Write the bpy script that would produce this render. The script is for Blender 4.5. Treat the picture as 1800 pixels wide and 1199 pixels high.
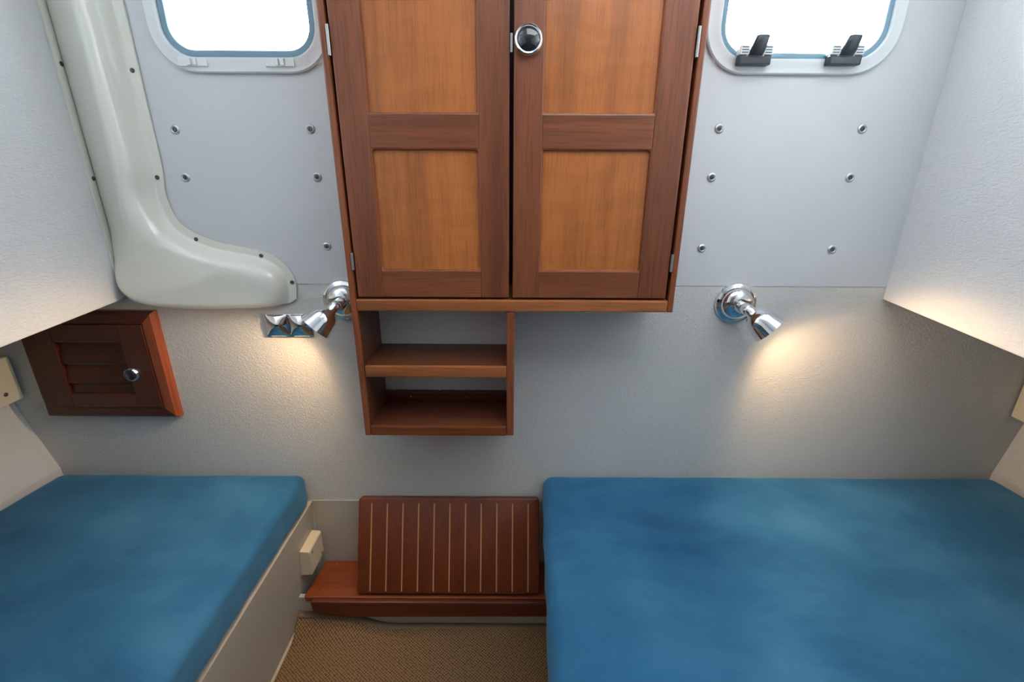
import bpy, bmesh, math, random
from mathutils import Vector, Matrix, noise
random.seed(7)
for o in list(bpy.data.objects): bpy.data.objects.remove(o, do_unlink=True)
S = bpy.context.scene
COL = S.collection
R = math.radians

# ------------------------------------------------------------------ camera
th, ph = R(19.7), R(.3)
F = Vector((0, math.cos(th), -math.sin(th))); U0 = Vector((0, math.sin(th), math.cos(th))); X0 = Vector((1, 0, 0))
RT = X0 * math.cos(ph) + U0 * math.sin(ph)
UP = -X0 * math.sin(ph) + U0 * math.cos(ph)
cd = bpy.data.cameras.new('camera'); cam = bpy.data.objects.new('camera', cd); COL.objects.link(cam)
cd.sensor_width = 36; cd.lens = 36 * 825 / 1800; cd.clip_start = .02
M = Matrix((RT, UP, -F)).transposed().to_4x4(); M.translation = (0, -.95, 1.04)
cam.matrix_world = M
S.camera = cam

# ------------------------------------------------------------------ world, daylight, exposure
w = bpy.data.worlds.new('world'); S.world = w; w.use_nodes = True
bg = w.node_tree.nodes['Background']; bg.inputs[0].default_value = (.90, .955, 1, 1); bg.inputs[1].default_value = 125

def area(name, loc, sx, sy, power, col, rot=(0, 0, 0)):
    l = bpy.data.lights.new(name, 'AREA'); l.shape = 'RECTANGLE'; l.size = sx; l.size_y = sy; l.energy = power; l.color = col
    o = bpy.data.objects.new(name, l); COL.objects.link(o); o.location = loc; o.rotation_euler = rot
    return o
area('hatch_daylight', (.26, -.60, 1.585), .62, .55, 2.8, (.90, .955, 1))          # daylight of the deck hatch overhead
for x, sx in ((-.474, .30), (.5005, .33)):                                         # sky portals of the two portlights
    p = area('portlight_portal', (x, .022, 1.336), sx, .25, 1, (1, 1, 1), (R(-90), 0, 0)); p.data.cycles.is_portal = True
S.view_settings.view_transform = 'Standard'; S.view_settings.look = 'None'
S.view_settings.exposure = .12; S.view_settings.gamma = 1; S.view_settings.use_curve_mapping = False

# ------------------------------------------------------------------ materials
MATS = {}
def nodes(name):
    m = bpy.data.materials.new(name); m.use_nodes = True
    MATS[name] = m
    nt = m.node_tree; return m, nt, nt.nodes['Principled BSDF']
def N(nt, t, **k):
    n = nt.nodes.new(t)
    for a, v in k.items():
        if a.startswith('i_'):
            key = a[2:]; n.inputs[int(key) if key.isdigit() else key].default_value = v
        else: setattr(n, a, v)
    return n
def plain(name, col, rough=.5, metal=0, **k):
    m, nt, b = nodes(name)
    b.inputs['Base Color'].default_value = (*col, 1); b.inputs['Roughness'].default_value = rough; b.inputs['Metallic'].default_value = metal
    for a, v in k.items(): b.inputs[a.replace('_', ' ')].default_value = v
    return m
def ramp(nt, stops):
    r = nt.nodes.new('ShaderNodeValToRGB'); e = r.color_ramp.elements
    while len(e) < len(stops): e.new(.5)
    for el, (p, c) in zip(e, stops): el.position = p; el.color = (*c, 1)
    return r
def coords(nt, scale, rnd=True):
    tc = N(nt, 'ShaderNodeTexCoord'); mp = N(nt, 'ShaderNodeMapping'); mp.inputs['Scale'].default_value = scale
    nt.links.new(tc.outputs['Object'], mp.inputs[0])
    if rnd:
        oi = N(nt, 'ShaderNodeObjectInfo'); mu = N(nt, 'ShaderNodeMath', operation='MULTIPLY', i_1=37.0); cb = N(nt, 'ShaderNodeCombineXYZ')
        nt.links.new(oi.outputs['Random'], mu.inputs[0])
        for i in range(3): nt.links.new(mu.outputs[0], cb.inputs[i])
        nt.links.new(cb.outputs[0], mp.inputs['Location'])
    return mp.outputs[0]
def wood(name, axis, c, rough=.32, contrast=1.0, coat=.15, fig=0.0, pscale=420, pore=.75):
    """teak: long soft figure plus fine dark pores along the grain axis"""
    m, nt, b = nodes(name); L = nt.links.new
    st = [1, 1, 1]; st[axis] = .05
    v = coords(nt, tuple(st))
    n1 = N(nt, 'ShaderNodeTexNoise'); n1.inputs['Scale'].default_value = 26; n1.inputs['Detail'].default_value = 4; n1.inputs['Distortion'].default_value = .6
    st2 = [1, 1, 1]; st2[axis] = .035
    v2 = coords(nt, tuple(st2))
    n2 = N(nt, 'ShaderNodeTexNoise'); n2.inputs['Scale'].default_value = pscale; n2.inputs['Detail'].default_value = 3
    L(v, n1.inputs['Vector']); L(v2, n2.inputs['Vector'])
    k = contrast
    d = tuple(x * (1 - .38 * k) for x in c); h = (c[0] * (1 + .22 * k), c[1] * (1 + .26 * k), c[2] * (1 + .3 * k))
    r1 = ramp(nt, [(.28, d), (.5, c), (.74, h)]); L(n1.outputs[0], r1.inputs[0])
    r2 = ramp(nt, [(.36, (.62, .6, .58)), (.5, (1, 1, 1)), (.7, (1.0, 1.0, 1.0))]); L(n2.outputs[0], r2.inputs[0])
    mx = N(nt, 'ShaderNodeMix', data_type='RGBA', blend_type='MULTIPLY'); mx.inputs[0].default_value = pore
    L(r1.outputs[0], mx.inputs[6]); L(r2.outputs[0], mx.inputs[7])
    out = mx.outputs[2]
    if fig:
        v3 = coords(nt, (1, 1, 3.0)); n3 = N(nt, 'ShaderNodeTexNoise'); n3.inputs['Scale'].default_value = 16; n3.inputs['Detail'].default_value = 2
        L(v3, n3.inputs['Vector']); r3 = ramp(nt, [(.35, (1 - fig,) * 3), (.6, (1, 1, 1))]); L(n3.outputs[0], r3.inputs[0])
        m2 = N(nt, 'ShaderNodeMix', data_type='RGBA', blend_type='MULTIPLY'); m2.inputs[0].default_value = 1
        L(out, m2.inputs[6]); L(r3.outputs[0], m2.inputs[7]); out = m2.outputs[2]
    L(out, b.inputs['Base Color'])
    b.inputs['Roughness'].default_value = rough
    b.inputs['Coat Weight'].default_value = coat; b.inputs['Coat Roughness'].default_value = .3
    bp = N(nt, 'ShaderNodeBump'); bp.inputs['Strength'].default_value = .12; bp.inputs['Distance'].default_value = .0006
    L(n2.outputs[0], bp.inputs['Height']); L(bp.outputs[0], b.inputs['Normal'])
    return m
STILE = (.205, .058, .021); TRIMW = (.26, .070, .024); PANEL = (.44, .134, .031); DARKT = (.088, .018, .0075)
wood('teak_up', 2, STILE, .4, 1.0, .06); wood('teak_across', 0, STILE, .4, 1.0, .06)
wood('edge_up', 2, TRIMW, .34); wood('edge_low', 0, (.20, .052, .017), .36); wood('edge_across', 0, (.33, .105, .032), .34)
wood('veneer_up', 2, PANEL, .36, .8, .15, .10, 600, .48)
wood('shelf_wood', 0, (.135, .036, .013), .42, 1.0, .05); wood('shelf_side', 2, (.11, .034, .017), .4)  # shelf_wood is darkened: shading of the shelf tops put into the colour
wood('hatch_across', 0, DARKT, .34, .7, .05); wood('hatch_up', 2, DARKT, .34, .7, .05); wood('hatch_up_lit', 2, (.32, .072, .024), .34, .5)
wood('step_wood', 2, (.155, .029, .007), .45, .6, .03); wood('ledge_wood', 0, (.24, .047, .010), .45, .8, .04); wood('lip_wood', 0, (.12, .022, .007), .45, .7, .03)
wood('rear_teak', 2, (.10, .035, .016), .45, .7)
plain('inlay_holly', (.52, .25, .10), .45)
plain('chrome', (.82, .82, .83), .06, 1)
plain('steel', (.42, .42, .41), .35, 1)
plain('washer', (.66, .67, .67), .42, .75)
plain('steel_dark', (.10, .10, .10), .45, .6)
plain('knob_black', (.012, .016, .020), .05, 0, Coat_Weight=1.0, Coat_Roughness=.02)
plain('cream_plastic', (.73, .66, .50), .42)
plain('cream_plastic_warm', (.74, .62, .42), .42)
plain('window_white', (.80, .82, .81), .35)
plain('latch_black', (.020, .026, .032), .38)
plain('latch_white', (.78, .80, .80), .4)
plain('gasket', (.16, .27, .34), .5)
plain('gelcoat', (.80, .79, .70), .10, 0, Coat_Weight=.5, Coat_Roughness=.08)
plain('berth_paint', (.50, .44, .36), .45)
plain('kick_paint', (.56, .52, .44), .45)
plain('ceiling_white', (.80, .81, .82), .6)
plain('bead_cream', (.56, .45, .29), .5)
plain('reflector', (.75, .73, .70), .35, 1)
def vinyl(name, col, sc, stretch, strength, dist=.0016):
    m, nt, b = nodes(name); L = nt.links.new
    v = coords(nt, stretch, False)
    n = N(nt, 'ShaderNodeTexNoise'); n.inputs['Scale'].default_value = sc; n.inputs['Detail'].default_value = 2.5; n.inputs['Distortion'].default_value = 1.6
    L(v, n.inputs['Vector'])
    bp = N(nt, 'ShaderNodeBump'); bp.inputs['Strength'].default_value = strength; bp.inputs['Distance'].default_value = dist
    L(n.outputs[0], bp.inputs['Height']); L(bp.outputs[0], b.inputs['Normal'])
    b.inputs['Base Color'].default_value = (*col, 1); b.inputs['Roughness'].default_value = .5
    return m
vinyl('vinyl_smooth', (.635, .64, .65), 420, (.6, 1, 1.6), .2, .001)
vinyl('vinyl_grain', (.655, .635, .605), 135, (1, 1, 1.5), .75, .002)  # warm tint paints in the reading lamps' glow on the lower wall
vinyl('vinyl_locker', (.80, .80, .80), 110, (1, .55, 1.9), .7, .002)  # wall vinyl made whiter: stronger light on the lockers put into the colour
def velour():
    m, nt, b = nodes('velour'); L = nt.links.new
    v = coords(nt, (1.0, 1.6, 1), False)
    n = N(nt, 'ShaderNodeTexNoise'); n.inputs['Scale'].default_value = 4.2; n.inputs['Detail'].default_value = 5; n.inputs['Roughness'].default_value = .55; n.inputs['Distortion'].default_value = .25
    L(v, n.inputs['Vector'])
    r = ramp(nt, [(.30, (.018, .088, .185)), (.5, (.030, .132, .250)), (.70, (.052, .180, .305))]); L(n.outputs[0], r.inputs[0])
    L(r.outputs[0], b.inputs['Base Color']); b.inputs['Roughness'].default_value = .95
    b.inputs['Specular IOR Level'].default_value = .15
    b.inputs['Sheen Weight'].default_value = .35; b.inputs['Sheen Roughness'].default_value = .5; b.inputs['Sheen Tint'].default_value = (.35, .7, .95, 1)
    n2 = N(nt, 'ShaderNodeTexNoise'); n2.inputs['Scale'].default_value = 300; L(coords(nt, (1, 1, 1), False), n2.inputs['Vector'])
    bp = N(nt, 'ShaderNodeBump'); bp.inputs['Strength'].default_value = .25; bp.inputs['Distance'].default_value = .001
    L(n2.outputs[0], bp.inputs['Height']); L(bp.outputs[0], b.inputs['Normal'])
velour()
def carpet():
    m, nt, b = nodes('carpet_weave'); L = nt.links.new
    tc = N(nt, 'ShaderNodeTexCoord')
    mp = N(nt, 'ShaderNodeMapping'); mp.inputs['Rotation'].default_value = (0, 0, R(38)); L(tc.outputs['Object'], mp.inputs[0])
    vo = N(nt, 'ShaderNodeTexVoronoi'); vo.voronoi_dimensions = '2D'; vo.inputs['Scale'].default_value = 190; vo.inputs['Randomness'].default_value = .18
    L(mp.outputs[0], vo.inputs['Vector'])
    r = ramp(nt, [(.10, (.33, .185, .080)), (.42, (.21, .112, .046)), (.62, (.045, .022, .010))]); L(vo.outputs['Distance'], r.inputs[0])
    L(r.outputs[0], b.inputs['Base Color']); b.inputs['Roughness'].default_value = .95
    iv = N(nt, 'ShaderNodeMath', operation='SUBTRACT'); iv.inputs[0].default_value = 1; L(vo.outputs['Distance'], iv.inputs[1])
    bp = N(nt, 'ShaderNodeBump'); bp.inputs['Strength'].default_value = .6; bp.inputs['Distance'].default_value = .002
    L(iv.outputs[0], bp.inputs['Height']); L(bp.outputs[0], b.inputs['Normal'])
carpet()
plain('carpet_binding', (.20, .13, .07), .9)
def pane():
    m, nt, b = nodes('pane_glass'); L = nt.links.new
    out = nt.nodes['Material Output']; tr = N(nt, 'ShaderNodeBsdfTransparent'); tr.inputs[0].default_value = (.95, .985, 1, 1)
    gl = N(nt, 'ShaderNodeBsdfGlossy'); gl.inputs['Roughness'].default_value = .02
    fr = N(nt, 'ShaderNodeFresnel'); fr.inputs[0].default_value = 1.45
    mx = N(nt, 'ShaderNodeMixShader'); L(fr.outputs[0], mx.inputs[0]); L(tr.outputs[0], mx.inputs[1]); L(gl.outputs[0], mx.inputs[2]); L(mx.outputs[0], out.inputs[0])
pane()
def emit(name, col, s):
    m, nt, b = nodes(name); b.inputs['Emission Color'].default_value = (*col, 1); b.inputs['Emission Strength'].default_value = s; b.inputs['Base Color'].default_value = (.8, .8, .8, 1)
emit('bulb_glow', (1, .78, .48), 12)
emit('hatch_acrylic', (.90, .955, 1), .9)

# ------------------------------------------------------------------ helpers
ORG = {}
def tag(o, label=None, cat=None, group=None, kind=None):
    for k, v in (('label', label), ('category', cat), ('group', group), ('kind', kind)):
        if v: o[k] = v
    return o
def empty(name, loc, label=None, cat=None, group=None, kind=None):
    o = bpy.data.objects.new(name, None); COL.objects.link(o); o.location = loc; o.empty_display_size = .03
    ORG[o] = Vector(loc); return tag(o, label, cat, group, kind)
def put(name, bm, mat, parent=None, org=None, smooth=None):
    """link a bmesh given in world coordinates as ONE object, under its parent or about its own origin"""
    bmesh.ops.recalc_face_normals(bm, faces=bm.faces)
    O = ORG[parent] if parent else Vector(org if org is not None else (0, 0, 0))
    bmesh.ops.translate(bm, vec=-O, verts=bm.verts)
    me = bpy.data.meshes.new(name); bm.to_mesh(me); bm.free()
    if smooth is not None:
        for p in me.polygons: p.use_smooth = True
        me.set_sharp_from_angle(angle=R(smooth))
    me.materials.append(MATS[mat])
    o = bpy.data.objects.new(name, me); COL.objects.link(o)
    if parent: o.parent = parent
    else: o.location = O
    ORG[o] = O
    return o
def share(name, src, delta, parent):
    """another object with the mesh of src, shifted"""
    o = bpy.data.objects.new(name, src.data); COL.objects.link(o); o.parent = parent; o.location = Vector(delta) + src.location; ORG[o] = ORG[parent]
    return o
def B(x0, x1, y0, y1, z0, z1, bev=0, seg=2, bm=None):
    bm = bm or bmesh.new()
    t = bmesh.new()
    vs = [t.verts.new((x, y, z)) for x in (x0, x1) for y in (y0, y1) for z in (z0, z1)]
    for f in ((0, 1, 3, 2), (4, 6, 7, 5), (0, 4, 5, 1), (2, 3, 7, 6), (0, 2, 6, 4), (1, 5, 7, 3)): t.faces.new([vs[i] for i in f])
    if bev: bmesh.ops.bevel(t, geom=list(t.edges), offset=bev, segments=seg, profile=.6, affect='EDGES')
    merge(bm, t); return bm
def merge(bm, t):
    me = bpy.data.meshes.new('tmp'); t.to_mesh(me); t.free(); bm.from_mesh(me); bpy.data.meshes.remove(me)
def prism(poly, axis, a0, a1, bev=0, seg=2):
    """closed 2D polygon extruded along an axis; poly coordinates are the two other axes in order"""
    bm = bmesh.new()
    def P(p, a):
        q = list(p); q.insert(axis, a); return q
    lo = [bm.verts.new(P(p, a0)) for p in poly]; hi = [bm.verts.new(P(p, a1)) for p in poly]
    n = len(poly)
    bm.faces.new(lo); bm.faces.new(hi[::-1])
    for i in range(n): bm.faces.new((lo[i], hi[i], hi[(i + 1) % n], lo[(i + 1) % n]))
    if bev: bmesh.ops.bevel(bm, geom=list(bm.edges), offset=bev, segments=seg, profile=.6, affect='EDGES')
    return bm
def rrect(cx, cz, hw, hh, r, n=8):
    pts = []
    for sx, sz, a0 in ((1, 1, 0), (-1, 1, 90), (-1, -1, 180), (1, -1, 270)):
        for i in range(n + 1):
            a = R(a0 + 90 * i / n); pts.append((cx + sx * (hw - r) + r * math.cos(a), cz + sz * (hh - r) + r * math.sin(a)))
    return pts
def loft(loops, close=False, cap0=False, cap1=False, bm=None):
    bm = bm or bmesh.new()
    V = [[bm.verts.new(p) for p in l] for l in loops]
    n = len(V[0]); rng = range(len(V)) if close else range(len(V) - 1)
    for k in rng:
        a, b = V[k], V[(k + 1) % len(V)]
        for i in range(n): bm.faces.new((a[i], a[(i + 1) % n], b[(i + 1) % n], b[i]))
    if cap0: bm.faces.new(V[0])
    if cap1: bm.faces.new(V[-1][::-1])
    return bm
def lathe(prof, base, axis, n=40, bm=None, cap0=True, cap1=True):
    """profile of (radius, distance) turned about an axis from a base point"""
    A = Vector(axis).normalized(); T = A.orthogonal().normalized(); W = A.cross(T); b = Vector(base)
    loops = [[b + A * d + (T * math.cos(2 * math.pi * i / n) + W * math.sin(2 * math.pi * i / n)) * max(r, 1e-4) for i in range(n)] for r, d in prof]
    return loft(loops, False, cap0, cap1, bm)
def ringplate(profile, inner, mirror=None): pass
def slab(xs, zs, holes, y0, y1):
    """wall slab in the xz plane between y0 (room side) and y1 with rectangular holes"""
    bm = bmesh.new(); C = {}
    def v(x, y, z):
        k = (round(x, 5), round(y, 5), round(z, 5))
        if k not in C: C[k] = bm.verts.new(k)
        return C[k]
    def isin(x, z): return any(a < x < b and c < z < d for a, b, c, d in holes)
    solid = {}
    for i in range(len(xs) - 1):
        for j in range(len(zs) - 1): solid[i, j] = not isin((xs[i] + xs[i + 1]) / 2, (zs[j] + zs[j + 1]) / 2)
    for (i, j), s in solid.items():
        if not s: continue
        x, X, z, Z = xs[i], xs[i + 1], zs[j], zs[j + 1]
        for y in (y0, y1): bm.faces.new((v(x, y, z), v(X, y, z), v(X, y, Z), v(x, y, Z)))
        for di, dj, e in ((-1, 0, ((x, z), (x, Z))), (1, 0, ((X, z), (X, Z))), (0, -1, ((x, z), (X, z))), (0, 1, ((x, Z), (X, Z)))):
            if not solid.get((i + di, j + dj), False):
                (a, b), (c, d) = e; bm.faces.new((v(a, y0, b), v(c, y0, d), v(c, y1, d), v(a, y1, b)))
    return bm

CEIL = 1.60
# ------------------------------------------------------------------ room shell
tag(put('floor', B(-1.6, 1.6, -2.3, .08, -.05, 0), 'berth_paint'), 'pale painted cabin sole under the brown carpet', 'floor', kind='structure')
W1 = dict(cx=-.474, cz=1.335, hw=.128, hh=.102)       # clear openings of the two portlights
W2 = dict(cx=.5005, cz=1.337, hw=.140, hh=.102)
holes = [(W['cx'] - W['hw'] - .0055, W['cx'] + W['hw'] + .0055, W['cz'] - W['hh'] - .0055, W['cz'] + W['hh'] + .0055) for W in (W1, W2)]
hx = sorted({-1.6, 1.6, *[h[i] for h in holes for i in (0, 1)]}); hz = sorted({*[h[i] for h in holes for i in (2, 3)]})
SEAM = .823
wall = put('wall_back', slab(hx, [0, SEAM] + hz + [CEIL], holes, 0, .014), 'vinyl_grain')
tag(wall, 'white grained vinyl bulkhead behind the cabinet and berths', 'wall', kind='structure')
px = sorted({-.83, .80, *[h[i] for h in holes for i in (0, 1)]})
panel = put('wall_panel', slab(px, [SEAM] + hz + [CEIL], holes, -.0012, 0), 'vinyl_smooth', wall)
# cup-washer screws of the upper wall panel
def screw(name, parent, p, axis, r=.0085, h=.003):
    bm = lathe([(r, 0), (r, .0008), (r * .86, h * .75), (r * .62, h), (r * .5, h * .8), (r * .5, h * .55)], p, axis, 20)
    o = put(name, bm, 'steel', parent, smooth=50)
    return o
cup0 = None
SCREWS = [(-.6253, 1.1125), (-.375, 1.1145), (-.6253, 1.029), (-.3735, 1.031), (-.3715, .8997), (.3805, 1.119), (.644, 1.120), (.379, 1.034), (.6425, 1.035), (.379, .900), (.640, .899)]
def headmesh(r):
    bm = lathe([(r * .50, .0018), (r * .42, .0030), (r * .15, .0034), (r * .12, .0022)], (0, 0, 0), (0, -1, 0), 16)
    return bm
for i, (x, z) in enumerate(SCREWS):
    if cup0 is None:
        bm = lathe([(.0088, 0), (.0088, .0008), (.0076, .0024), (.0056, .003), (.0044, .0018)], (x, -.0012, z), (0, -1, 0), 24)
        cup0 = put('cup_washer', bm, 'washer', panel, smooth=50)
        hb = lathe([(.0043, .0014), (.0038, .0030), (.0016, .0034), (.0012, .0024)], (x, -.0012, z), (0, -1, 0), 16)
        head0 = put('screw_head', hb, 'steel_dark', panel, smooth=50)
    else:
        d = (x - SCREWS[0][0], 0, z - SCREWS[0][1])
        share('cup_washer', cup0, d, panel); share('screw_head', head0, d, panel)

def hullwall(name, s, slope, x0, label):
    # inclined hull side below the lockers, vertical behind the mattress, opening out slightly towards the viewer
    def sec(y):
        e = -.12 * y; z1 = .790
        return [(s * (x0 + e), y, .2825), (s * (x0 + e), y, .372), (s * (x0 + e + slope * (z1 - .38)), y, z1), (s * 1.598, y, z1), (s * 1.598, y, .2825)]
    tag(put(name, loft([sec(-.0005), sec(-2.299)], False, True, True), 'vinyl_grain'), label, 'wall', kind='structure')
hullwall('wall_left', -1, .30, 1.0745, 'inclined white hull side below the left locker')
hullwall('wall_right', 1, .20, 1.146, 'inclined white hull side below the right locker')
tag(put('wall_rear', B(-1.6, 1.6, -2.35, -2.3, 0, CEIL), 'rear_teak'), 'dark teak bulkhead behind the viewer', 'wall', kind='structure')
tag(put('wall_side_left', B(-1.65, -1.6, -2.35, .05, 0, CEIL), 'ceiling_white'), 'white outer hull behind the left locker', 'wall', kind='structure')
tag(put('wall_side_right', B(1.6, 1.65, -2.35, .05, 0, CEIL), 'ceiling_white'), 'white outer hull behind the right locker', 'wall', kind='structure')
HX0, HX1, HY0, HY1 = -.08, .60, -.91, -.29
def ceil():
    bm = bmesh.new(); xs = [-1.6, HX0, HX1, 1.6]; ys = [-2.3, HY0, HY1, .05]
    for i in range(3):
        for j in range(3):
            if (i, j) != (1, 1): B(xs[i], xs[i + 1], ys[j], ys[j + 1], CEIL, CEIL + .04, bm=bm)
    return bm
tag(put('ceiling', ceil(), 'ceiling_white'), 'white cabin ceiling with a deck hatch', 'ceiling', kind='structure')
hatch = empty('window_3', (.26, -.60, CEIL), 'square acrylic deck hatch in the ceiling', 'hatch', kind='structure')
bm = loft([[(x, y, z) for x, y in rrect(.26, -.60, hw, hh, .05)] for hw, hh, z in ((.36, .33, CEIL), (.36, .33, CEIL - .012), (.325, .295, CEIL - .012), (.325, .295, CEIL + .04), (.36, .33, CEIL + .04))], True)
put('hatch_frame', bm, 'window_white', hatch, smooth=40)
put('hatch_lid', B(-.085, .605, -.915, -.285, CEIL + .041, CEIL + .053), 'hatch_acrylic', hatch)

# ------------------------------------------------------------------ berths
lb = prism([(-1.40, 0), (-.513, 0), (-.487, .2815), (-1.40, .2815)], 1, -2.29, -.001)
tag(put('berth_base', lb, 'berth_paint', org=(-.9, -1, 0)), 'pale painted berth front carrying the left blue mattress', 'berth')
rb = prism([(.093, 0), (1.45, 0), (1.45, .2815), (.088, .2815)], 1, -2.29, -.001)
tag(put('berth_base', rb, 'berth_paint', org=(.7, -1, 0)), 'pale painted berth box under the right blue mattress', 'berth')
def gridbox(xs, ys, zs):
    bm = bmesh.new(); C = {}
    def v(i, j, k):
        if (i, j, k) not in C: C[i, j, k] = bm.verts.new((xs[i], ys[j], zs[k]))
        return C[i, j, k]
    a, b, c = len(xs) - 1, len(ys) - 1, len(zs) - 1
    for i in range(a):
        for j in range(b):
            for k in (0, c): bm.faces.new((v(i, j, k), v(i + 1, j, k), v(i + 1, j + 1, k), v(i, j + 1, k)))
    for i in range(a):
        for k in range(c):
            for j in (0, b): bm.faces.new((v(i, j, k), v(i + 1, j, k), v(i + 1, j, k + 1), v(i, j, k + 1)))
    for j in range(b):
        for k in range(c):
            for i in (0, a): bm.faces.new((v(i, j, k), v(i, j + 1, k), v(i, j + 1, k + 1), v(i, j, k + 1)))
    return bm
def lin(a, b, n, r):
    e = [0, .25, .5, .75, 1]
    return [a + r * t for t in e] + [a + r + (b - a - 2 * r) * i / n for i in range(1, n)] + [b - r + r * t for t in e]
def mattress(x0, x1, y0, y1, z0, z1, r, seed, taper, out, org, label):
    xs, ys, zs = lin(x0, x1, 60, r), lin(y0, y1, 80, r), lin(z0, z1, 4, r)
    bm = gridbox(xs, ys, zs)
    for v in bm.verts:
        p = v.co; q = Vector((min(max(p.x, x0 + r), x1 - r), min(max(p.y, y0 + r), y1 - r), min(max(p.z, z0 + r), z1 - r)))
        d = p - q
        if d.length > 1e-9: p = q + d.normalized() * r
        x, y, z = p
        t = (z - z0) / (z1 - z0)
        edge = min(x - x0, x1 - x, y1 - y, .12) / .12
        n1 = noise.noise(Vector((x * 1.3 + seed, y * 7.0 + x * 1.2, seed))); n2 = noise.noise(Vector((x * 4 + seed, y * 16, 3 + seed)))
        z += t * (n1 * .015 + n2 * .004) * max(edge, .12) - t * .003 * (1 - max(0, min(edge, 1)))
        # side ripples of the cover
        s = min(x - x0, x1 - x)
        if s < r * 1.2 and .08 < t < .95:
            x += .003 * noise.noise(Vector((y * 22, z * 6, seed)))
        y -= 0 if y < y1 - r else .004 * abs(noise.noise(Vector((x * 3, 0, seed))))
        f = (x - x0) / (x1 - x0)
        if out < 0: x -= .12 * (y1 - y) * (1 - f)
        else: x += .12 * (y1 - y) * f + taper * (y1 - y) * (1 - f)
        v.co = (x, y, z)
    tag(put('mattress', bm, 'velour', org=org, smooth=60), label, 'mattress', 'blue berth mattresses')
mattress(-1.0715, -.487, -1.75, -.002, .2825, .3685, .022, 1.7, 0, -1, (-.79, -.9, .2825), 'narrower blue velour mattress on the left berth, under the louvred door')
mattress(.0755, 1.143, -1.75, -.002, .2825, .3705, .024, 5.2, -.038, 1, (.6, -.9, .2825), 'wide blue velour mattress on the right berth, beside the striped step')

# ------------------------------------------------------------------ footwell
tag(put('trim_1', B(-.4875, .088, -.0018, -.0002, .0, .2835), 'berth_paint', org=(-.2, 0, 0)), 'cream panel on the bulkhead behind the step', 'panel', kind='structure')
tag(put('trim_2', B(-.512, .092, -.103, -.093, 0, .084), 'kick_paint', org=(-.2, -.1, 0)), 'white kick board under the teak ledge', 'kick board', kind='structure')
bm = bmesh.new(); lathe([(.0055, 0), (.0055, 2.17)], (-.5125, -.105, .0085), (0, -1, 0), 12, bm)
tag(put('trim_3', bm, 'bead_cream', smooth=40), 'pale bead where the left berth front meets the carpet', 'bead', kind='structure')
def carpetmesh():
    bm = bmesh.new(); xs = [-.5075 + .5965 * i / 60 for i in range(61)]; ys = [-.1035 - .12 * (i / 24) for i in range(24)] + [-.2235 - 2.0 * (i / 40) for i in range(41)]
    def h(x, y):
        t = max(0, min(1, (-.285 - x) / .13)); t = t * t * (3 - 2 * t)
        s = max(0, 1 - (-.1035 - y) / .075); 
        return .0048 + .036 * t * s * s * (3 - 2 * s) + .0012 * noise.noise(Vector((x * 9, y * 9, 0)))
    T = [[bm.verts.new((x, y, h(x, y))) for y in ys] for x in xs]; Bt = [[bm.verts.new((x, y, max(.0006, h(x, y) - .004))) for y in ys] for x in xs]
    a, b = len(xs), len(ys)
    for i in range(a - 1):
        for j in range(b - 1):
            bm.faces.new((T[i][j], T[i + 1][j], T[i + 1][j + 1], T[i][j + 1])); bm.faces.new((Bt[i][j], Bt[i][j + 1], Bt[i + 1][j + 1], Bt[i + 1][j]))
    for i in range(a - 1):
        for j in (0, b - 1): bm.faces.new((T[i][j], T[i + 1][j], Bt[i + 1][j], Bt[i][j]))
    for j in range(b - 1):
        for i in (0, a - 1): bm.faces.new((T[i][j], T[i][j + 1], Bt[i][j + 1], Bt[i][j]))
    return bm, h
cb, ch = carpetmesh()
cp = empty('carpet', (-.2, -.6, 0), 'brown woven carpet on the cabin sole, curling up under the ledge', 'carpet')
put('pile', cb, 'carpet_weave', cp, smooth=40)
def binding():
    loops = []
    for i in range(61):
        x = -.5075 + .5965 * i / 60; z = ch(x, -.1035)
        loops.append([(x, -.112 + .0080 * math.cos(a), z - .0008 + .0036 * math.sin(a)) for a in [2 * math.pi * k / 10 for k in range(10)]])
    return loft(loops, False, True, True)
put('binding', binding(), 'carpet_binding', cp, smooth=60)
# ledge with its rounded front rail
lg = empty('step_ledge', (-.2, -.06, .085), 'low teak ledge with a front rail between the berths', 'ledge')
plank = [(-.474, -.0045), (.087, -.0045), (.087, -.116), (-.482, -.116), (-.487, -.111), (-.4745, -.010)]
put('plank', prism(plank, 2, .086, .099, .003), 'ledge_wood', lg)
lip = [(-.466, .0995), (.087, .0995), (.087, .0570), (-.395, .0550), (-.43, .0575), (-.452, .0635), (-.464, .075)]
put('front_rail', prism(lip, 1, -.130, -.1162, .004), 'lip_wood', lg)
for x, y in ((-.444, -.016), (-.462, -.022), (-.455, -.098)):
    put('screw', lathe([(.0022, 0), (.0018, .0012)], (x, y, .099), (0, 0, 1), 10), 'chrome', lg, smooth=40)
# leaning step board
ST0, ST1 = Vector((0, -.1135, .1078)), Vector((0, -.0265, .3125))
sv = (ST1 - ST0); SL = sv.length; sv.normalize(); sn = Vector((0, -sv.z, sv.y))      # outward normal (towards the room)
def onboard(u, v, w): return Vector((u, 0, 0)) + ST0 + sv * v + sn * w
sb = empty('step_board', (-.15, -.09, .1), 'dark teak step board with pale inlaid strips leaning on the bulkhead', 'step')
def boardmesh():
    outl = rrect(-.1475, SL / 2, .2145, SL / 2, .008, 4)
    ins = lambda d: rrect(-.1475, SL / 2, .2145 - d, SL / 2 - d, max(.008 - d, .002), 4)
    L = [(ins(.003), -.020), (ins(0), -.017), (ins(0), -.0035), (ins(.001), -.0012), (ins(.0035), 0)]
    return loft([[onboard(u, v, w) for u, v in l] for l, w in L], False, True, True)
put('board', boardmesh(), 'step_wood', sb, smooth=35)
first = None
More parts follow.
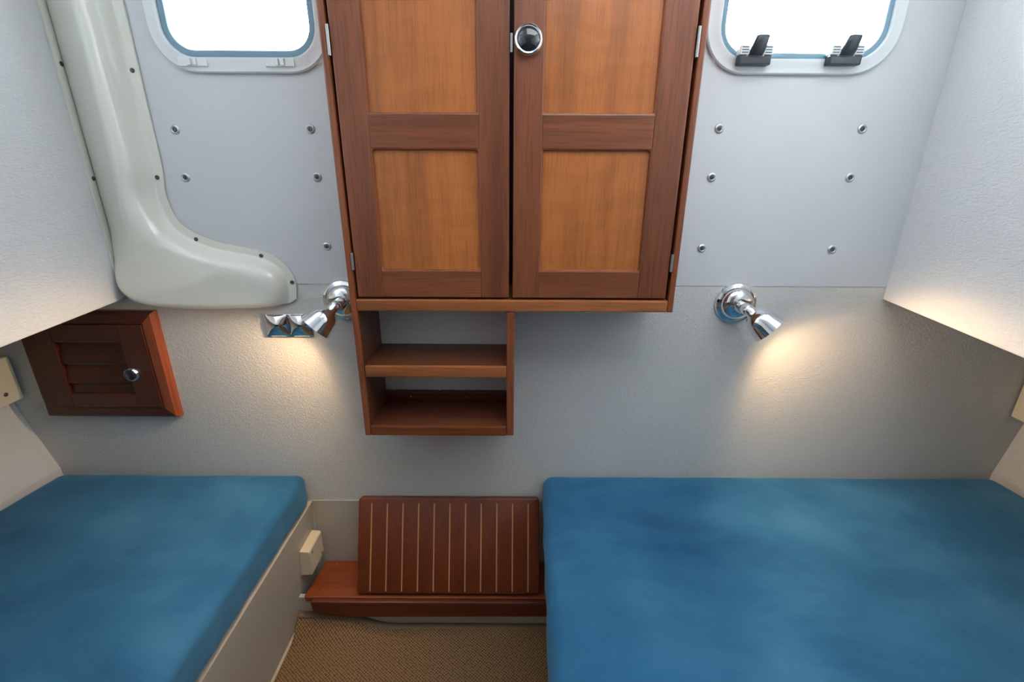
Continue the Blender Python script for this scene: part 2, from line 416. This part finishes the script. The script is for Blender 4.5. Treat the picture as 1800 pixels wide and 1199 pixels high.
for i in range(11):
    u = -.3305 + i * .0371
    if first is None:
        bm = bmesh.new()
        vs = [bm.verts.new(onboard(a, b, c)) for a in (u - .0014, u + .0014) for b in (.006, SL - .013) for c in (-.002, .00035)]
        for f in ((0, 1, 3, 2), (4, 6, 7, 5), (0, 4, 5, 1), (2, 3, 7, 6), (0, 2, 6, 4), (1, 5, 7, 3)): bm.faces.new([vs[k] for k in f])
        first = put('inlay_strip', bm, 'inlay_holly', sb)
    else: share('inlay_strip', first, (i * .0371, 0, 0), sb)
# junction box on the left berth front
jb = empty('junction_box', (-.495, -.05, .134), 'small cream plastic junction box on the left berth front above the ledge', 'junction box')
jp = [(-.5003, .134), (-.474, .136), (-.471, .139), (-.471, .200), (-.474, .204), (-.4938, .205)]
bm = prism([(x, z) for x, z in jp], 1, -.086, -.014, .0015); put('box_body', bm, 'cream_plastic_warm', jb)
put('screw', lathe([(.003, 0), (.003, .0012), (.002, .0014)], (-.471, -.072, .192), (1, 0, 0), 12), 'steel', jb, smooth=40)
put('screw', lathe([(.003, 0), (.003, .0012), (.002, .0014)], (-.471, -.026, .146), (1, 0, 0), 12), 'steel', jb, smooth=40)

# ------------------------------------------------------------------ side lockers (upper)
LS = .14
def locker(s, xw, zb, label):
    y1 = -2.29
    poly = [(s * xw, -.0005 if s > 0 else -.0005), (s * (xw - LS * 2.29), y1), (s * 1.6, y1), (s * 1.6, -.0005)]
    root = empty('side_locker', (s * 1.1, -1.1, zb), label, 'locker')
    put('locker_front', prism(poly, 2, zb, CEIL, .003), 'vinyl_locker', root)
locker(-1, .8025, .791, 'white grained vinyl locker overhanging the left berth')
locker(1, .770, .7965, 'white grained vinyl locker overhanging the right berth')
# cream boxes on the hull sides
def sidebox(s, xf, zb, zt, ys, label, scr):
    r = empty('cover_box', (s * xf, -.1, zb), label, 'cover box')
    put('box_cover', B(min(s * xf, s * (xf + .05)), max(s * xf, s * (xf + .05)), -.19, ys, zb, zt, .003), 'cream_plastic', r)
    if scr: put('screw', lathe([(.0045, 0), (.0045, .001), (.003, .0018), (.0015, .001)], (s * xf, scr[0], scr[1]), (-s, 0, 0), 14), 'steel_dark', r, smooth=40)
sidebox(-1, 1.09, .561, .662, -.006, 'cream plastic cover box with a screw on the left hull side', (-.039, .585))
sidebox(1, 1.13, .5265, .640, -.004, 'cream plastic cover box on the right hull side under the locker', None)

# ------------------------------------------------------------------ moulded cream cover in the left corner
def bez(p, n):
    """Catmull-Rom through points"""
    out = []
    q = [p[0]] + p + [p[-1]]
    for i in range(1, len(q) - 2):
        for k in range(n):
            t = k / n; a, b, c, d = q[i - 1], q[i], q[i + 1], q[i + 2]
            out.append(tuple(.5 * (2 * b[j] + (c[j] - a[j]) * t + (2 * a[j] - 5 * b[j] + 4 * c[j] - d[j]) * t * t + (3 * b[j] - a[j] - 3 * c[j] + d[j]) * t ** 3) for j in range(len(b))))
    out.append(p[-1]); return out
cv = empty('moulded_cover', (-.72, -.002, .78), 'glossy cream moulded cover running down the left corner to a foot', 'cover')
#  outer wall edge P, opposite (locker / lower) edge Q, crest height
rows = [((-.663, 1.598), (-.797, 1.598), .058), ((-.664, 1.45), (-.797, 1.45), .057), ((-.6645, 1.30), (-.797, 1.30), .055), ((-.6645, 1.14), (-.797, 1.14), .051), ((-.664, 1.05), (-.797, 1.03), .048), ((-.669, .995), (-.797, .95), .046), ((-.658, .950), (-.797, .88), .044),
        ((-.630, .925), (-.793, .828), .042), ((-.592, .9095), (-.770, .793), .040), ((-.556, .9020), (-.735, .780), .038), ((-.520, .8950), (-.690, .7755), .036), ((-.490, .8850), (-.63, .7740), .034), ((-.468, .8720), (-.57, .7745), .032), ((-.452, .8520), (-.52, .7760), .030), ((-.4445, .8220), (-.487, .7785), .028), ((-.4480, .7920), (-.464, .7815), .026)]
R2 = bez([(*a, *b, h) for a, b, h in rows], 6)
PP = [Vector(r[:2]) for r in R2] + [Vector((-.4520, .7835))]
QQ = [Vector(r[2:4]) for r in R2]
def dist(p, poly):
    m = 9.0
    for a, b in zip(poly, poly[1:]):
        ab = b - a; t = max(0, min(1, (p - a).dot(ab) / max(1e-12, ab.length_squared))); m = min(m, (p - a - ab * t).length)
    return m
iq = next(i for i, q in enumerate(QQ) if q.x > -.7965)
QL = QQ[max(0, iq - 3):]                      # free lower edge
FL = .0150
def tab(x, T):
    for (a, p), (b, q) in zip(T, T[1:]):
        if x <= b: return p + (q - p) * (x - a) / (b - a)
    return T[-1][1]
def smin(a, b, k):
    t = max(0, min(1, .5 + .5 * (b - a) / k)); return b * (1 - t) + a * t - k * t * (1 - t)
def covermesh():
    bm = bmesh.new(); prev = None
    for n, (a, b, c, d, h) in enumerate(R2):
        P, Q = Vector((a, b)), Vector((c, d)); ps = [(P.x, -.0026, P.y)]
        low = max(0, min(1, (n - iq + 8) / 14)); low = low * low * (3 - 2 * low)
        L = (Q - P).length; near = [d for d in (0, .006, .011, .0138, .0152, .0168, .0185, .0205, .023, .026, .029, .0325, .036, .040, .045, .050) if d < L * .8]
        ss = near + [near[-1] + (L - near[-1]) * (k / 26) for k in range(1, 27)]
        while len(ss) < 42: ss.insert(len(near), (ss[len(near) - 1] + ss[len(near)]) / 2)
        for sd in ss:
            p = P + (Q - P) * (sd / L)
            e = dist(p, PP)
            yc = tab(e, ((0, .0035), (.0140, .0035), (.0165, .0048), (.020, .014), (.0265, .031), (.035, .047), (.043, .0545), (.052, .0575), (.3, .0575))) * (h / .055)
            dl = (Q - p).length; cap = .001 + .60 * dl
            yc = smin(yc, cap, .008) if e > FL else yc
            yf = tab(e, ((0, .0035), (.0140, .0035), (.0165, .0048), (.021, .014), (.028, .026), (.035, .0325), (.043, .0355), (.06, .037), (.3, .039))) * min(1, h / .036)
            y = yc * (1 - low) + yf * low
            q = dist(p, QL)
            if low > 0 and q < .016: y -= low * min(y, .016) * (1 - math.sqrt(max(0, 1 - (1 - q / .016) ** 2)))
            ps.append((p.x, -.0026 - max(y, .0005), p.y))
        ps.append((Q.x, -.0026, Q.y))
        cur = [bm.verts.new(q) for q in ps]
        if prev:
            for i in range(len(cur) - 1): bm.faces.new((prev[i], prev[i + 1], cur[i + 1], cur[i]))
        prev = cur
    return bm
put('cover_shell', covermesh(), 'gelcoat', cv, smooth=75)
# flange strip on the locker face
fx = lambda y: -.8025 - LS * y
bm = bmesh.new()
def flange():
    prof = [(0, .0005), (0, .004), (-.003, .0055), (-.013, .0055), (-.017, .0035), (-.0175, .0005)]
    loops = [[(fx(y) + t, y - .001, z) for y, t in prof] for z in (.8175, .8195, 1.30, 1.599)]
    loops[0] = [(fx(y) + t * .6, y - .001, z) for (y, t), z in zip(prof, [.8175] * 6)]
    return loft(loops, False, True, True)
put('flange', flange(), 'gelcoat', cv, smooth=50)
def smallscrew(p, ax): put('screw', lathe([(.0042, 0), (.0042, .0008), (.0028, .0016), (.0012, .0008)], p, ax, 12), 'steel_dark', cv, smooth=40)
for x, z in ((-.6755, 1.2079), (-.6765, 1.0286), (-.628, .913), (-.5045, .8812), (-.4505, .8270)): smallscrew((x, -.0058, z), (0, -1, 0))
for z in (1.217, 1.026, .833): smallscrew((fx(-.009) + .0054, -.0095, z), (1, 0, 0))

# ------------------------------------------------------------------ portlights
def win(name, W, r, label, gw):
    cx, cz, hw, hh = W['cx'], W['cz'], W['hw'], W['hh']
    root = empty(name, (cx, 0, cz - hh), label, 'window', kind='structure')
    def lp(d, y, rr=None): return [(x, y, z) for x, z in rrect(cx, cz, hw + d, hh + d, rr if rr else max(r + d, .01), 10)]
    fo = [lp(.0285, -.0026), lp(.0285, -.0075), lp(.0265, -.0100), lp(.014, -.0112), lp(.0095, -.0135), lp(.006, -.0135), lp(.0045, -.010), lp(.0045, .016), lp(.0115, .016), lp(.0115, -.0024)]
    put('window_frame', loft(fo, True), 'window_white', root, smooth=35)
    go = [lp(.0045, -.008), lp(.0015, -.0095), lp(-gw * .7, -.008), lp(-gw, -.002), lp(-gw * .8, .014), lp(.0045, .014)]
    put('gasket', loft(go, True), 'gasket', root, smooth=45)
    put('pane', loft([lp(-.0030, .004), lp(-.0030, .010)], False, True, True), 'pane_glass', root)
    return root
w1 = win('window_1', W1, .046, 'white framed portlight left of the teak cabinet', .0085)
w2 = win('window_2', W2, .046, 'white framed portlight with two black latches right of the teak cabinet', .0060)
# hinge pads moulded on the left portlight
for x in (-.562, -.409):
    h = put('hinge_pad', B(x - .026, x + .026, -.0145, -.0105, 1.2135, 1.2275, .0015), 'window_white', w1)
    for dx in (-.004, .006): put('hinge_rib', B(x + dx - .0032, x + dx + .0032, -.0185, -.0145, 1.2145, 1.2265, .0015), 'window_white', h)
# cam latches of the right portlight
def latch(x, z):
    l = put('latch', B(x - .028, x + .028, -.0265, -.0110, z - .008, z + .0075, .003), 'latch_black', w2)
    for sx in (-1, 1):
        put('latch_cheek', B(x + sx * .020 - .0085, x + sx * .020 + .0085, -.0285, -.0115, z + .0072, z + .0225, .0025), 'latch_white', l)
        for k in range(3): put('cheek_groove', B(x + sx * .020 - .0055, x + sx * .020 + .0055, -.0292, -.0280, z + .0100 + k * .0040, z + .0112 + k * .0040), 'latch_black', l)
    lev = []
    for t, wd, y, dp in ((0, .0118, -.0245, .006), (.2, .0122, -.0275, .0065), (.6, .0118, -.0310, .006), (.93, .0108, -.0335, .0045), (1, .0095, -.0340, .003)):
        zc = z + .006 + .029 * t; xc = x - .001 + .0055 * t
        lev.append([(xc + wd * a, y + dp * b, zc) for a, b in ((-1, -.5), (-.75, -1), (.75, -1), (1, -.5), (1, .6), (.8, 1), (-.8, 1), (-1, .6))])
    put('lever', loft(lev, False, True, True), 'latch_black', l, smooth=50)
    put('lever_pivot', lathe([(.006, 0), (.006, .030), (.004, .032)], (x - .016, -.021, z + .0085), (1, 0, 0), 14), 'latch_white', l, smooth=40)
latch(.4155, 1.2255); latch(.5710, 1.2262)

# ------------------------------------------------------------------ teak cabinet
FY = -.13; TOP = 1.50
cab = empty('cabinet', (0, -.06, .5435), 'teak wall cabinet with two panelled doors and a small open shelf below', 'cabinet')
put('side_panel', B(-.2925, -.2815, FY, -.003, .5435, TOP, .0025), 'edge_up', cab)
put('side_panel', B(.2810, .2915, FY, -.003, .8025, TOP, .0025), 'edge_up', cab)
put('bottom_rail', B(-.2813, .2808, FY - .0005, -.003, .8025, .8245, .003), 'edge_across', cab)
put('divider', B(-.0100, .0045, FY + .001, -.003, .5440, .8023, .003), 'edge_up', cab)
put('side_lining', B(-.2813, -.2795, FY + .006, -.003, .564, .802), 'shelf_side', cab)
s1 = put('shelf', B(-.2794, -.0102, FY + .0085, -.003, .6705, .6935), 'shelf_wood', cab)
put('shelf_edge', B(-.2794, -.0102, FY + .001, FY + .0085, .6705, .6940, .0025), 'edge_across', s1)
s2 = put('shelf', B(-.2813, -.0102, FY + .0085, -.003, .5437, .5635), 'shelf_wood', cab)
put('shelf_edge', B(-.2813, -.0102, FY + .0005, FY + .0085, .5437, .5640, .0025), 'edge_low', s2)
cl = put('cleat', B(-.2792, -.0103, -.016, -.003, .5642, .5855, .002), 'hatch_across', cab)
for x, y, z, ax in ((-.222, -.016, .575, (0, -1, 0)), (-.100, -.016, .575, (0, -1, 0)), (-.262, -.009, .5855, (0, 0, 1)), (-.160, -.009, .5855, (0, 0, 1))):
    put('screw', lathe([(.0024, 0), (.0018, .001)], (x, y, z), ax, 10), 'chrome', cl, smooth=40)
for sx in (-1, 1):      # small corner fillets under the rail beside the divider
    xx = -.0100 if sx < 0 else .0045
    put('fillet', prism([(xx, .8026), (xx + sx * .006, .8026), (xx + sx * .002, .8006), (xx, .7966)], 1, FY + .003, -.02), 'edge_across', cab)
put('top_rail', B(-.2813, .2808, FY, -.003, TOP - .03, TOP, .002), 'edge_across', cab)
put('back_panel', B(-.2813, .2808, -.012, -.0028, .8247, TOP - .03), 'shelf_side', cab)
DY = FY + .0012         # door fronts
def frame_panel(x0, x1, z0, z1, xs, rails, name_side):
    d = empty('door', (0, 0, 0)); d.parent = cab; ORG[d] = ORG[cab]
    return d
def door(x0, x1, sl, sr, hinge_x, label):
    z0, z1 = .8285, TOP - .0335
    yb = DY + .020
    # door body: a thin carrier behind the frame, its pieces are sub-parts
    d = put('door', B(x0 + .001, x1 - .001, DY + .012, yb, z0 + .001, z1 - .001), 'teak_up', cab)
    for a, b in ((x0, sl), (sr, x1)): put('stile', B(a, b, DY, DY + .012, z0, z1, .0016), 'teak_up', d)
    for a, b in ((z0, .8770), (1.0765, 1.1280), (1.395, z1)): put('rail', B(sl, sr, DY + .0002, DY + .012, a, b, .0016), 'teak_across', d)
    for a, b in ((.8770, 1.0765), (1.1280, 1.395)):
        p = put('panel', B(sl - .001, sr + .001, DY + .0062, DY + .0115, a - .001, b + .001), 'veneer_up', d)
        # thin rounded moulding round the recess
        cx, cz, hw, hh = (sl + sr) / 2, (a + b) / 2, (sr - sl) / 2, (b - a) / 2
        lp = lambda e, y, r: [(u, y, v) for u, v in rrect(cx, cz, hw + e, hh + e, r, 4)]
        sq = [(u, DY + .0003, v) for u, v in rrect(cx, cz, hw + .0015, hh + .0015, .0008, 4)]
        put('moulding', loft([sq, lp(-.0008, DY + .0012, .005), lp(-.0022, DY + .0040, .005), lp(-.0022, DY + .0066, .005), [(u, DY + .0066, v) for u, v in rrect(cx, cz, hw + .0015, hh + .0015, .0008, 4)]], True), 'edge_up', d, smooth=40)
    return d
dl = door(-.2770, -.0060, -.2305, -.0553, 0, '')
dr = door(.0006, .2755, .0468, .2252, 0, '')
for x, dd in ((-.2795, dl), (.2785, dr)):
    for za, zb in ((1.2065, 1.2485), (.8775, .9090)):
        put('hinge', lathe([(.0008, 0), (.0026, .0006), (.0026, (zb - za) - .0006), (.0008, zb - za)], (x, FY - .0010, za), (0, 0, 1), 12), 'steel', cab, smooth=40)
put('strike_plate', B(-.0050, -.0014, FY + .0015, FY + .006, 1.213, 1.2385, .0005), 'steel', cab)
KP = (.0225, DY, 1.2290)
put('knob', lathe([(.0215, 0), (.0220, .0015), (.0212, .0040), (.0196, .0055), (.0193, .0075), (.0202, .0088), (.0202, .0102), (.0190, .0110), (.0178, .0104)], KP, (0, -1, 0), 48), 'chrome', dr, smooth=40)
put('knob_button', lathe([(.0178, .0095), (.0168, .0112), (.0140, .0135), (.0095, .0155), (.0045, .0164), (.0005, .0166)], KP, (0, -1, 0), 48), 'knob_black', dr, smooth=60)

# ------------------------------------------------------------------ louvred door under the left locker
lv = empty('louvred_door', (-.895, 0, .517), 'small dark teak louvred door in the bulkhead under the left locker', 'hatch door')
X0_, X1_, Z0_, Z1_ = -1.0435, -.747, .5175, .7655
def bevelframe():
    def l(d, y): return [(x, y, z) for x, z in ((X0_ + d, Z0_ + d), (X1_ - d, Z0_ + d), (X1_ - d, Z1_ - d), (X0_ + d, Z1_ - d))]
    return l
lf = bevelframe()
def fpiece(a, b, corner):   # mitred outer frame with a bevelled outside edge
    pr = [(0, -.0003), (0, -.010), (.006, -.017), (.024, -.018), (.026, -.0175), (.026, -.0003)]
    (ax, az), (bx, bz), n, e0, e1 = a, b, corner, 1, 1
    t = Vector((bx - ax, bz - az)).normalized()
    bm = bmesh.new(); L0 = []; L1 = []
    for d, y in pr:
        p0 = Vector((ax, az)) + Vector(n) * d + t * d; p1 = Vector((bx, bz)) + Vector(n) * d - t * d
        L0.append((p0.x, y, p0.y)); L1.append((p1.x, y, p1.y))
    return loft([L0, L1], False, True, True, bm)
put('frame_stile', fpiece((X0_, Z0_), (X0_, Z1_), (1, 0)), 'hatch_up', lv, smooth=25)
put('frame_stile', fpiece((X1_, Z1_), (X1_, Z0_), (-1, 0)), 'hatch_up_lit', lv, smooth=25)  # paler teak: lamp light on this bevelled edge is painted into the colour
put('frame_rail', fpiece((X1_, Z0_), (X0_, Z0_), (0, 1)), 'hatch_across', lv, smooth=25)
put('frame_rail', fpiece((X0_, Z1_), (X1_, Z1_), (0, -1)), 'hatch_across', lv, smooth=25)
ax0, ax1, az0, az1 = X0_ + .0275, X1_ - .0275, Z0_ + .0275, Z1_ - .0275
ld = put('door_leaf', B(ax0, ax1, -.004, -.001, az0, az1), 'hatch_up', lv)
ix0, ix1, iz0, iz1 = ax0 + .046, ax1 - .052, az0 + .034, az1 - .040
put('stile', B(ax0, ix0, -.020, -.004, az0, az1, .002), 'hatch_up', ld); put('stile', B(ix1, ax1, -.020, -.004, az0, az1, .002), 'hatch_up', ld)
put('rail', B(ix0, ix1, -.0198, -.004, az0, iz0, .002), 'hatch_across', ld); put('rail', B(ix0, ix1, -.0198, -.004, iz1, az1, .002), 'hatch_across', ld)
ns = 3; hgt = (iz1 - iz0) / 2.6
sl0 = None
for k in range(ns):
    zc = iz0 - hgt * .55 + hgt * k
    if sl0 is None: sl0 = put('slat', prism([(-.0175, zc + .004), (-.0150, zc), (-.0120, zc), (-.0045, zc + hgt + .004), (-.0085, zc + hgt + .006)], 0, ix0, ix1), 'hatch_across', ld)
    else: share('slat', sl0, (0, 0, hgt * k), ld)
kn = (-.8195, -.020, .6270)
put('knob', lathe([(.0155, 0), (.0160, .0015), (.0152, .0040), (.0140, .0055), (.0146, .0068), (.0138, .0080), (.0128, .0074)], kn, (0, -1, 0), 36), 'chrome', ld, smooth=40)
put('knob_button', lathe([(.0128, .0066), (.0110, .0092), (.0068, .0108), (.0005, .0115)], kn, (0, -1, 0), 32), 'knob_black', ld, smooth=60)
put('hinge', B(X0_ + .0015, X0_ + .0085, -.0185, -.012, .547, .566, .0008), 'steel', lv)

# ------------------------------------------------------------------ double chrome switch
sw = empty('wall_switch', (-.471, 0, .709), 'double chrome rocker switch plate beside the left reading lamp', 'switch')
put('switch_backing', B(-.5215, -.4215, -.0055, -.0003, .7085, .7590, .001), 'chrome', sw)
def rocker(x0, x1, z0, z1):
    bm = bmesh.new(); n = 16; V = []
    for i in range(n + 1):
        r = []
        for j in range(n + 1):
            u, v = i / n * 2 - 1, j / n * 2 - 1
            dpt = .0100 * (1 - abs(u) ** 1.7) ** .8 * (1 - abs(v) ** 1.7) ** .8
            r.append(bm.verts.new((x0 + (x1 - x0) * i / n, -.0062 - dpt, z0 + (z1 - z0) * j / n)))
        V.append(r)
    for i in range(n):
        for j in range(n): bm.faces.new((V[i][j], V[i + 1][j], V[i + 1][j + 1], V[i][j + 1]))
    bnd = [V[i][0] for i in range(n + 1)] + [V[n][j] for j in range(1, n + 1)] + [V[i][n] for i in range(n - 1, -1, -1)] + [V[0][j] for j in range(n - 1, 0, -1)]
    bk = [bm.verts.new((v.co.x, -.0055, v.co.z)) for v in bnd]
    for i in range(len(bnd)):
        j = (i + 1) % len(bnd); bm.faces.new((bnd[i], bnd[j], bk[j], bk[i]))
    return bm
rk = put('rocker', rocker(-.5205, -.4722, .7095, .7580), 'chrome', sw, smooth=60)
share('rocker', rk, (.0492, 0, 0), sw)

# ------------------------------------------------------------------ chrome reading lamps
def lamp(x, z, aim, label, power):
    r = empty('reading_lamp', (x, -.0026, z), label, 'lamp', 'chrome swivel reading lamps')
    y0 = -.0005
    put('base', lathe([(.0415, 0), (.0425, .003), (.0410, .0075), (.0365, .0100), (.0345, .0085), (.0335, .0090), (.0325, .0130), (.0290, .0190), (.0220, .0235), (.0130, .0255)], (x, y0, z), (0, -1, 0), 56), 'chrome', r, smooth=35)
    put('stem', lathe([(.0085, .024), (.0085, .036), (.0105, .037), (.0112, .041), (.0112, .056), (.0100, .059), (.0070, .060), (.0070, .066)], (x, y0, z), (0, -1, 0), 32), 'chrome', r, smooth=35)
    A = Vector(aim).normalized(); p = Vector((x, -.070, z)) + A * .001
    outer = [(.0085, -.009), (.0105, -.004), (.0115, .002), (.0150, .0055), (.0215, .0105), (.0255, .0180), (.0275, .0270), (.0300, .0375), (.0325, .0475), (.0318, .0480)]
    inner = [(.0298, .0375), (.0268, .027), (.0235, .018), (.0180, .011), (.0100, .008)]
    put('head', lathe(outer + inner, p, A, 48), 'chrome', r, smooth=40)
    put('reflector', lathe([(.0290, .0372), (.0262, .027), (.0230, .0185), (.0170, .0122), (.0050, .0105)], p, A, 40, cap0=False), 'reflector', r, smooth=60)
    put('bulb', lathe([(.004, .011), (.0042, .018), (.0034, .0225), (.0012, .0242)], p, A, 16), 'bulb_glow', r, smooth=60)
    for share_, size, blend, back in ((.74, 128, .05, .022), (.26, 160, .8, .036)):        # direct cone of the bulb and the wider spill of the reflector
        l = bpy.data.lights.new('lamp_light', 'SPOT'); l.energy = power * share_; l.color = (1, .68, .37); l.spot_size = R(size); l.spot_blend = blend; l.shadow_soft_size = .007
        o = bpy.data.objects.new('lamp_light', l); COL.objects.link(o); o.location = p + A * back
        o.rotation_euler = (-A).to_track_quat('Z', 'Y').to_euler()
    return r
lamp(.4640, .7880, (.65, -.315, -.60), 'chrome reading lamp to the right of the cabinet, aimed right', 5.6)
lamp(-.3500, .7895, (-.61, -.315, -.63), 'chrome reading lamp against the left edge of the cabinet, aimed left', 5.6)
